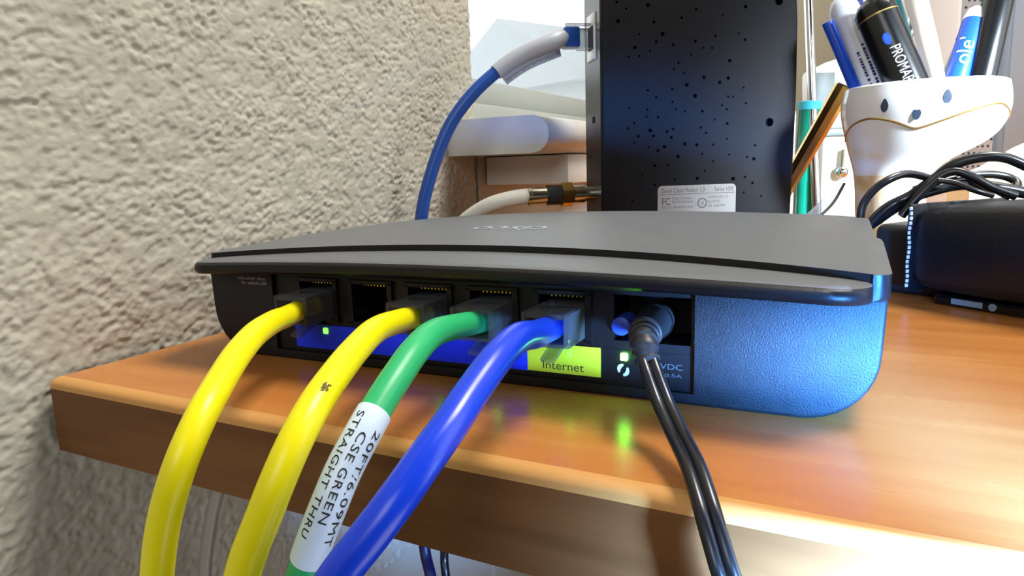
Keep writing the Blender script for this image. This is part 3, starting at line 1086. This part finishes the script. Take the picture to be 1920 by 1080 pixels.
gl = []
for phi, z in ((-1.4, 6.2), (-1.2, 6.55), (-0.9, 6.95), (-0.6, 7.1), (-0.3, 6.9), (-0.08, 6.6), (0.02, 6.6), (0.25, 6.85), (0.55, 7.2), (0.85, 7.45), (1.05, 7.45), (1.3, 7.2), (1.5, 6.95)):
    gl.append(on_cup(phi, z, 0.005))
tube(gl, 0.045, 8).build('gold_line', gold_line, cup, smooth=True)
for phi, z, m_ in ((-0.42, 7.6, hole_dark), (-0.05, 7.2, hole_dark), (0.27, 7.8, hole_dark), (0.70, 7.95, grey_plastic)):
    c = Vector(on_cup(phi, z, 0.0))
    tdir = Vector((-math.sin(cam_az + phi), math.cos(cam_az + phi), 0))
    nd = Vector((math.cos(cam_az + phi), math.sin(cam_az + phi), 0))
    v = []
    for k in range(14):
        a = 2 * math.pi * k / 14
        hw = 0.17 * (1 - 0.45 * max(0, math.sin(a)))
        v.append(c + nd * 0.015 + tdir * hw * math.cos(a) + Vector((0, 0, 0.29 * math.sin(a))))
    MB().add(v + [c + nd * 0.02], [(k, (k + 1) % 14, 14) for k in range(14)]).build('teardrop_hole', m_, cup)
tag(cup, 'white ceramic cup with gold scalloped line, holding pens', 'cup')


def extend(p0, p1, z):
    """continue the line p0 -> p1 down to height z inside the cup"""
    p0, p1 = Vector(p0), Vector(p1)
    k = (z - p1.z) / (p0.z - p1.z)
    return p1 + (p0 - p1) * k


def pen(name, top, rim, zbot, parts, label, cat='pen'):
    """parts: (part name, from fraction, to fraction, radius profile, material) along bottom->top"""
    bot = extend(top, rim, zbot)
    top = Vector(top)
    root = empty(name, tuple(bot))
    for nm, a, b, pr, m_ in parts:
        rod(bot.lerp(top, a) - bot, bot.lerp(top, b) - bot, pr, 18).build(nm, m_, root, smooth=True)
    tag(root, label, cat)
    return root, bot, top


bm_, b0, t0 = pen('marker', (19.78, 26.02, 12.38), (21.33, 25.55, 8.74), 6.5,
                  [('barrel', 0, 0.86, [(0, 0.5), (0.03, 0.86), (1, 0.86)], pen_black), ('cap', 0.86, 1.0, [(0, 0.88), (0.45, 0.86), (0.8, 0.66), (1, 0.3)], pen_black),
                   ('cap_ring', 0.852, 0.862, 0.89, gold_line)], 'thick black marker with white lettering, leaning left in the white cup', 'marker')
axis = (t0 - b0).normalized()
facing = (FRONT - t0).normalized()
facing = (facing - axis * facing.dot(axis)).normalized()
sd = axis.cross(facing)
v, f = text_uv('PROMARKER', 0.62, 2.5, 1.0, 0.12)
tx = MB()
for a, b in v:
    ang = (b - 0.05) / 0.875
    p = b0 + axis * ((t0 - b0).length * 0.60 - a) * 1.0 + (facing * math.cos(ang) + sd * math.sin(ang)) * 0.88
    tx.v.append(tuple(p - b0))
tx.f += f
tx.build('lettering', print_white, bm_)
em = MB()
for k in range(12):
    a = 2 * math.pi * k / 12
    q, h = 0.28 * math.cos(a), 0.17 * math.sin(a)
    p = b0 + axis * ((t0 - b0).length * 0.665 + q) + (facing * math.cos(h / 0.87) + sd * math.sin(h / 0.87)) * 0.875
    em.v.append(tuple(p - b0))
em.f.append(tuple(range(12)))
em.build('emblem', pen_blue, bm_)

wp_, b0, t0 = pen('marker', (18.39, 27.58, 12.98), (20.13, 27.22, 8.76), 6.5,
                  [('barrel', 0, 0.82, [(0, 0.4), (0.03, 0.70), (1, 0.72)], pen_white), ('cap', 0.82, 1.0, [(0, 0.72), (0.5, 0.68), (0.85, 0.45), (1, 0.15)], pen_white)],
                  'white barrelled marker with small dark print, between the blue pen and black marker', 'marker')
axis = (t0 - b0).normalized()
facing = (FRONT - t0).normalized()
facing = (facing - axis * facing.dot(axis)).normalized()
sd = axis.cross(facing)
tx = MB()
for row in range(2):
    a = 0.0
    while a < 2.0:
        w_ = rnd.uniform(0.05, 0.12)
        ang = (0.12 - row * 0.3) / 0.72
        for q in range(1):
            p = lambda s_, h: tuple(b0 + axis * ((t0 - b0).length * (0.62 - 0.04 * row) - a - s_) + (facing * math.cos(ang + h) + sd * math.sin(ang + h)) * 0.735 - b0)
            tx.add([p(0, 0), p(w_, 0), p(w_, 0.16), p(0, 0.16)], [(0, 1, 2, 3)])
        a += w_ + rnd.choice((0.04, 0.04, 0.12))
tx.build('fine_print', pen_navy, wp_)

pen('pen', (18.03, 26.69, 11.74), (19.39, 26.78, 8.49), 6.5, [('barrel', 0, 1.0, [(0, 0.1), (0.1, 0.25), (1, 0.27)], pen_blue)], 'flat topped blue pen leaning at the left rim of the cup')
pen('pen', (18.57, 29.39, 14.18), (20.47, 29.02, 8.89), 6.5, [('barrel', 0, 0.8, 0.36, pen_navy), ('cap', 0.8, 1, [(0, 0.4), (1, 0.36)], pen_navy)], 'dark navy pen standing behind the white marker')
pen('pen', (20.32, 29.95, 14.04), (21.82, 28.95, 9.02), 6.5, [('barrel', 0, 1, 0.4, teal_plastic)], 'teal pen behind the black marker')
pen('paintbrush', (21.41, 29.31, 13.75), (22.68, 27.88, 8.85), 6.5, [('handle', 0, 1, [(0, 0.2), (0.5, 0.42), (1, 0.5)], bare_wood)], 'pale wooden brush handle standing in the middle of the cup', 'brush')
pen('metal_tube', (22.14, 32.68, 14.35), (20.95, 29.79, 9.17), 6.5, [('tube', 0, 1, 0.25, chrome)], 'thin silver tube crossing behind the brush handle', 'tube')
op, b0, t0 = pen('pen', (24.23, 30.0, 12.02), (23.45, 28.05, 8.8), 6.5, [('barrel', 0, 0.9, [(0, 0.2), (0.1, 0.5), (1, 0.5)], pen_blue), ('cap', 0.9, 1.0, [(0, 0.52), (1, 0.40)], white_plastic)],
                  'bright blue pen with white lettering, beside the thick black pen')
axis = (t0 - b0).normalized()
facing = (FRONT - t0).normalized()
facing = (facing - axis * facing.dot(axis)).normalized()
sd = axis.cross(facing)
v, f = text_uv("ole'", 0.95, 1.45, 1.0, 0.12)
tx = MB()
for a, b in v:
    ang = (b - 0.3) / 0.51
    p = b0 + axis * ((t0 - b0).length * 0.50 + a) + (facing * math.cos(ang) - sd * math.sin(ang)) * 0.515
    tx.v.append(tuple(p - b0))
tx.f += f
tx.build('lettering', print_white, op)
pen('pen', (25.2, 30.55, 13.46), (24.4, 28.31, 8.75), 6.5, [('barrel', 0, 1, [(0, 0.3), (0.1, 0.62), (1, 0.66)], pen_black)], 'thick plain black pen at the right of the cup')
pen('pen', (24.04, 31.44, 11.72), (23.14, 29.99, 9.01), 6.5, [('barrel', 0, 0.85, 0.22, grey_plastic), ('clip', 0.85, 1, 0.26, teal_glass)], 'slim grey pen with a green clip beside the blue lettered pen')

# ------------------------------------------------------------------ leaning gold stick, bottle, rod and other things behind
gs = empty('gold_pen', (16.2, 30.25, 0))
go = Vector((16.2, 30.25, 0))
gb, gt = Vector((14.2, 31.0, 0.4)), Vector((18.75, 29.55, 9.05))
rod(gb - go, gt - go, [(0, 0.12), (0.06, 0.42), (0.95, 0.46), (1, 0.46)], 8).build('barrel', brass, gs)
rod(gt - go, gt - go + (gt - gb).normalized() * 0.06, 0.36, 8).build('end_cap', gloss_black, gs)
tag(gs, 'shiny gold pen leaning between the modem and the cup', 'pen')

bo_ = empty('glass_bottle', (16.35, 39.5, 0))
loft([(0, 0, 0, 0.62, 0.62), (0.1, 0, 0, 0.7, 0.7), (6.6, 0, 0, 0.7, 0.7), (7.2, 0, 0, 0.66, 0.66), (9.0, 0, 0, 0.62, 0.62)], 24).build('body', teal_glass, bo_, smooth=True)
loft([(8.6, 0, 0, 0.72, 0.72), (9.1, 0, 0, 0.74, 0.74), (9.15, 0, 0, 0.6, 0.6)], 24).build('neck_ring', teal_plastic, bo_, smooth=True)
MB().box(-1.4, -0.75, -0.3, 0.3, 0, 8.6).build('white_strip', white_plastic, bo_, bevel=0.1)
tag(bo_, 'tall teal bottle behind the gold pen', 'bottle')
rd = empty('metal_rod', (17.15, 38.5, 0))
rod((0.1, 0, 0), (-1.3, 1.3, 17.5), [(0, 0.3), (1, 0.28)]).build('rod', chrome, rd, smooth=True)
tag(rd, 'slim metal rod standing upright beside the modem', 'rod')

wa = empty('white_gadget', (17.6, 42.5, 0), R(28))
MB().box(-1.1, 1.5, -1.2, 1.2, 0, 7.4).build('body', white_plastic, wa, bevel=0.3, seg=3)
extrude_y([(-1.6, 7.4), (-1.8, 11.2), (-0.3, 11.9), (0.7, 11.9), (1.6, 7.4)], -1.2, 1.2).build('head', white_plastic, wa, bevel=0.25, seg=3)
MB().box(-1.75, -0.55, -1.23, -1.15, 7.6, 11.0).build('side_plate', grey_plastic, wa, bevel=0.02)
MB().box(-1.1, 2.0, -1.45, -1.1, 6.9, 7.35).build('shelf_rim', grey_plastic, wa, bevel=0.1)
kb = ellipsoid((0.0, -1.6, 4.5), 0.42, 0.42, 0.42).build('metal_knob', chrome, wa, smooth=True)
rod((0.05, -1.5, 4.8), (0.1, -1.5, 6.0), 0.14).build('stem', nickel, kb, smooth=True)
tag(wa, 'white plastic gadget with metal knob between the modem and the cup', 'gadget')

cpk = empty('clear_package', (17.8, 31.8, 0), R(20))
loft([(0, 0, 0, 2.4, 1.2), (0.6, 0.0, 0, 2.3, 1.2), (1.8, 0.3, 0, 1.7, 1.0), (3.0, 0.7, 0, 0.9, 0.7), (3.8, 1.0, 0, 0.3, 0.3)], 14).build('shell', clear_plastic, cpk)
tube([(-1.2, -1.0, 1.6), (0.2, -0.9, 2.9), (0.9, -0.8, 4.1)], 0.08, 8).build('dark_clip', gloss_black, cpk, smooth=True)
tube([(-0.5, -1.3, 0.8), (0.6, -1.35, 1.0), (1.4, -1.2, 1.6)], 0.07, 8).build('rim_wire', gloss_black, cpk, smooth=True)
tag(cpk, 'crumpled clear plastic package behind the router', 'package')

sp_ = empty('speaker', (24.0, 52.5, 0), R(30))
MB().box(-3.6, 0.9, -1.5, 8, 0, 26).build('cabinet', white_plastic, sp_, bevel=0.5, seg=4)
MB().box(0.95, 4.2, -1.1, 8, 0, 26).build('grille', grille_grey, sp_, bevel=0.2)
gh = MB()
for r_ in range(44):
    for c_ in range(7):
        x = 1.25 + 0.42 * c_ + (0.21 if r_ % 2 else 0)
        z = 3 + r_ * 0.5
        gh.add(*(lambda q: (q.v, q.f))(rod((x, -1.12, z), (x, -1.09, z), 0.10, 6)))
q = gh.build('grille_holes', hole_dark, sp_)
q['kind'] = 'stuff'
tag(sp_, 'pale speaker with a perforated grille, behind the pens', 'speaker')

tw = empty('computer_tower', (34, 60, 0), R(25))
MB().box(-5.5, 14, 0, 14, 0, 40).build('case', pale_blue_panel, tw, bevel=0.4, seg=3)
MB().box(-5.2, 13.7, -0.12, 0, 0.6, 39).build('front_panel', pale_blue_panel, tw, bevel=0.1)
tag(tw, 'pale blue grey computer case at the back of the desk, behind the black pen', 'computer')

ls = empty('paper_sheet', (29.0, 44, 0), R(30))
v, f = [], []
for j in range(13):
    for k in range(2):
        t = j / 12
        v.append((-0.4 + k * 6 + 1.3 * t, 0.9 * math.sin(t * 1.2) , 13 * t))
for j in range(12):
    f.append((2 * j, 2 * j + 1, 2 * j + 3, 2 * j + 2))
mb = MB().add(v, f)
mb.add([(x, y + 0.05, z) for x, y, z in v], [tuple(reversed(q)) for q in f])
tag(mb.build('paper_sheet', paper, None, smooth=True, loc=(29.6, 44, 0)), 'white sheet standing upright behind the cup', 'paper')
bpy.data.objects.remove(ls)

nt_ = empty('folded_note', (27.2, 32.4, 0), R(15))
v, f = [], []
for j in range(9):
    for k in range(9):
        a, b = j / 8, k / 8
        v.append((-2.6 + 6 * a, 3 * b, 3.6 + 1.9 * a + 0.9 * b + 0.35 * math.sin(6 * a + 4 * b)))
for j in range(8):
    for k in range(8):
        q = j * 9 + k
        f.append((q, q + 9, q + 10, q + 1))
n_ = len(v)
mb = MB().add(v, f)
mb.add([(x, y, 0.0) for x, y, z in v], [tuple(reversed(q)) for q in f])
brd = [j * 9 for j in range(9)] + [72 + k for k in range(1, 9)] + [j * 9 + 8 for j in range(7, -1, -1)] + [k for k in range(7, 0, -1)]
for q in range(len(brd)):
    a, b = brd[q], brd[(q + 1) % len(brd)]
    mb.f.append((a, b, n_ + b, n_ + a))
mb.build('wad', cream_paper, nt_, smooth=True)
scb = MB()
pts = [(0.9 + 0.2 * k, -0.02, 3.9 + 0.05 * k + 0.28 * math.sin(k * 1.9) + 0.12 * k * 0.5) for k in range(13)]
tube(pts, 0.05, 6, 5).build('ink_scribble', ink, nt_, smooth=True)
tag(nt_, 'cream papers with dark handwriting behind the coiled cords', 'paper')

# ------------------------------------------------------------------ leather case, device under it, adapter, coiled cord
CA = R(-38)
dv = empty('flat_device', (22.5, 18.6, 0), CA)
MB().box(-0.2, 10, 0.25, 6, 0, 0.42).build('body', gloss_black, dv, bevel=0.12, seg=3)
MB().box(0.5, 1.6, 0.23, 0.27, 0.12, 0.32).build('port_cover', grey_plastic, dv)
rod((1.95, 0.2, 0.22), (1.95, 0.3, 0.22), 0.13).build('button', grey_plastic, dv, smooth=True)
tag(dv, 'thin glossy black device lying under the leather case', 'device')

lc = empty('leather_case', (21.55, 18.95, 0.43), CA)
nx_ = 26
v, f = [], []
m_ = 28
for k in range(nx_ + 1):
    x = 13.0 * k / nx_
    bul = 1 - 0.10 * math.exp(-x / 0.9)
    h = 3.2 + 0.28 * (1 - math.exp(-x / 2.5))
    for j in range(m_):
        a = 2 * math.pi * j / m_
        ca, sa = math.cos(a), math.sin(a)
        ex = 0.28
        yy_ = 3.0 + 3.0 * bul * math.copysign(abs(ca) ** ex, ca)
        zz_ = h / 2 + h / 2 * bul * math.copysign(abs(sa) ** ex, sa)
        v.append((x, yy_, zz_))
for k in range(nx_):
    for j in range(m_):
        a, b = k * m_ + j, k * m_ + (j + 1) % m_
        f.append((a, b, b + m_, a + m_))
f.append(tuple(range(m_)))
f.append(tuple(nx_ * m_ + j for j in range(m_))[::-1])
MB().add(v, f).build('body', leather, lc, smooth=True, bevel=0.1, angle=70)
MB().box(-0.14, 0.06, 0.1, 5.9, -0.05, 3.25).build('end_panel', leather, lc, bevel=0.09)
for k in range(17):
    z = 0.14 + k * 0.18
    MB().box(-0.02 + 0.02 * math.sin(k), 0.05 + 0.02 * math.sin(k), 0.04, 0.16, z, z + 0.13).build('stitch', stitch, lc, bevel=0.02)
tag(lc, 'black leather case with white edge stitching, at the right edge of the desk view', 'case')

ad = empty('power_adapter', (21.35, 20.6, 0), R(-30))
MB().box(-1.2, 3.0, 0.2, 4.6, 0, 2.75).build('housing', black_rubber, ad, bevel=0.35, seg=4)
tag(ad, 'black power adapter between the router and the leather case', 'adapter')

ck = empty('coiled_cord', (23.5, 19.5, 0))
ko = Vector((23.5, 19.5, 0))
STRANDS = [
    ([(19.89, 18.44, 1.97), (19.95, 18.66, 2.96), (20.02, 18.83, 3.65), (20.38, 19.14, 4.23), (20.9, 19.48, 4.61), (21.43, 20.02, 4.77), (22.08, 20.56, 4.62), (22.57, 20.99, 4.33)], 0.15),
    ([(19.96, 19.04, 2.52), (20.78, 19.66, 3.46), (21.66, 20.22, 3.97), (22.43, 20.51, 4.61), (23.0, 20.44, 5.08), (23.82, 20.46, 5.3), (24.57, 20.62, 5.26), (25.42, 20.75, 4.84)], 0.19),
    ([(21.33, 19.66, 3.19), (21.86, 19.85, 3.92), (22.49, 20.09, 4.6), (22.99, 20.16, 4.82), (23.51, 20.16, 4.62), (24.2, 20.21, 4.19), (24.96, 20.32, 3.87)], 0.16),
    ([(22.4, 19.11, 4.53), (22.93, 19.14, 4.43), (23.6, 19.2, 4.13), (24.15, 19.45, 3.94)], 0.10),
    ([(21.77, 20.76, 4.13), (22.76, 21.34, 4.42), (23.86, 21.95, 4.63), (24.74, 22.41, 4.57), (25.24, 22.38, 4.3), (25.13, 21.8, 3.96)], 0.16),
    ([(20.18, 19.66, 2.78), (21.51, 20.43, 3.74), (22.58, 20.96, 4.15), (23.46, 21.22, 4.29), (24.53, 21.52, 4.14), (25.49, 21.75, 3.91)], 0.22),
    ([(23.25, 21.21, 4.78), (23.85, 21.01, 4.49), (24.47, 20.79, 4.05), (24.86, 20.71, 3.81)], 0.14),
]
for pts, r_ in STRANDS:
    tube([tuple(Vector(q) - ko) for q in pts], r_, 12).build('cord_loop', black_pvc, ck, smooth=True)
tag(ck, 'loosely coiled thin black cords heaped on the leather case', 'cord')

# ------------------------------------------------------------------ cords hanging below the desk
gc = tube([(2.2, 3.9, -2.35), (2.3, 3.4, -4.0), (2.1, 3.0, -5.5), (1.9, 2.7, -7.5), (1.8, 2.6, -11), (1.6, 2.6, -40), (1.8, 2.8, -75.6)], 0.2, 14).build('hanging_cord', grey_pvc, None, smooth=True)
tag(gc, 'grey cord hanging under the desk behind the yellow cable', 'cord')
dn = tube([(9.3, 4.5, -2.3), (9.36, 4.44, -5.15), (9.9, 4.0, -6.3), (10.0, 4.0, -10), (9.6, 4.0, -40), (9.6, 4.0, -75.6)], 0.16, 12).build('hanging_cord', mat('navy_pvc', rgb(18, 20, 62), 0.4), None, smooth=True)
tag(dn, 'dark navy cord hanging below the desk edge', 'cord')
dk = tube([(10.2, 4.8, -2.3), (9.95, 4.6, -5.2), (10.15, 4.35, -6.3), (10.4, 4.4, -10), (10.6, 4.4, -40), (10.6, 4.6, -75.6)], 0.12, 12).build('hanging_cord', black_pvc, None, smooth=True)
tag(dk, 'thin black cord hanging beside the navy cord below the desk', 'cord')
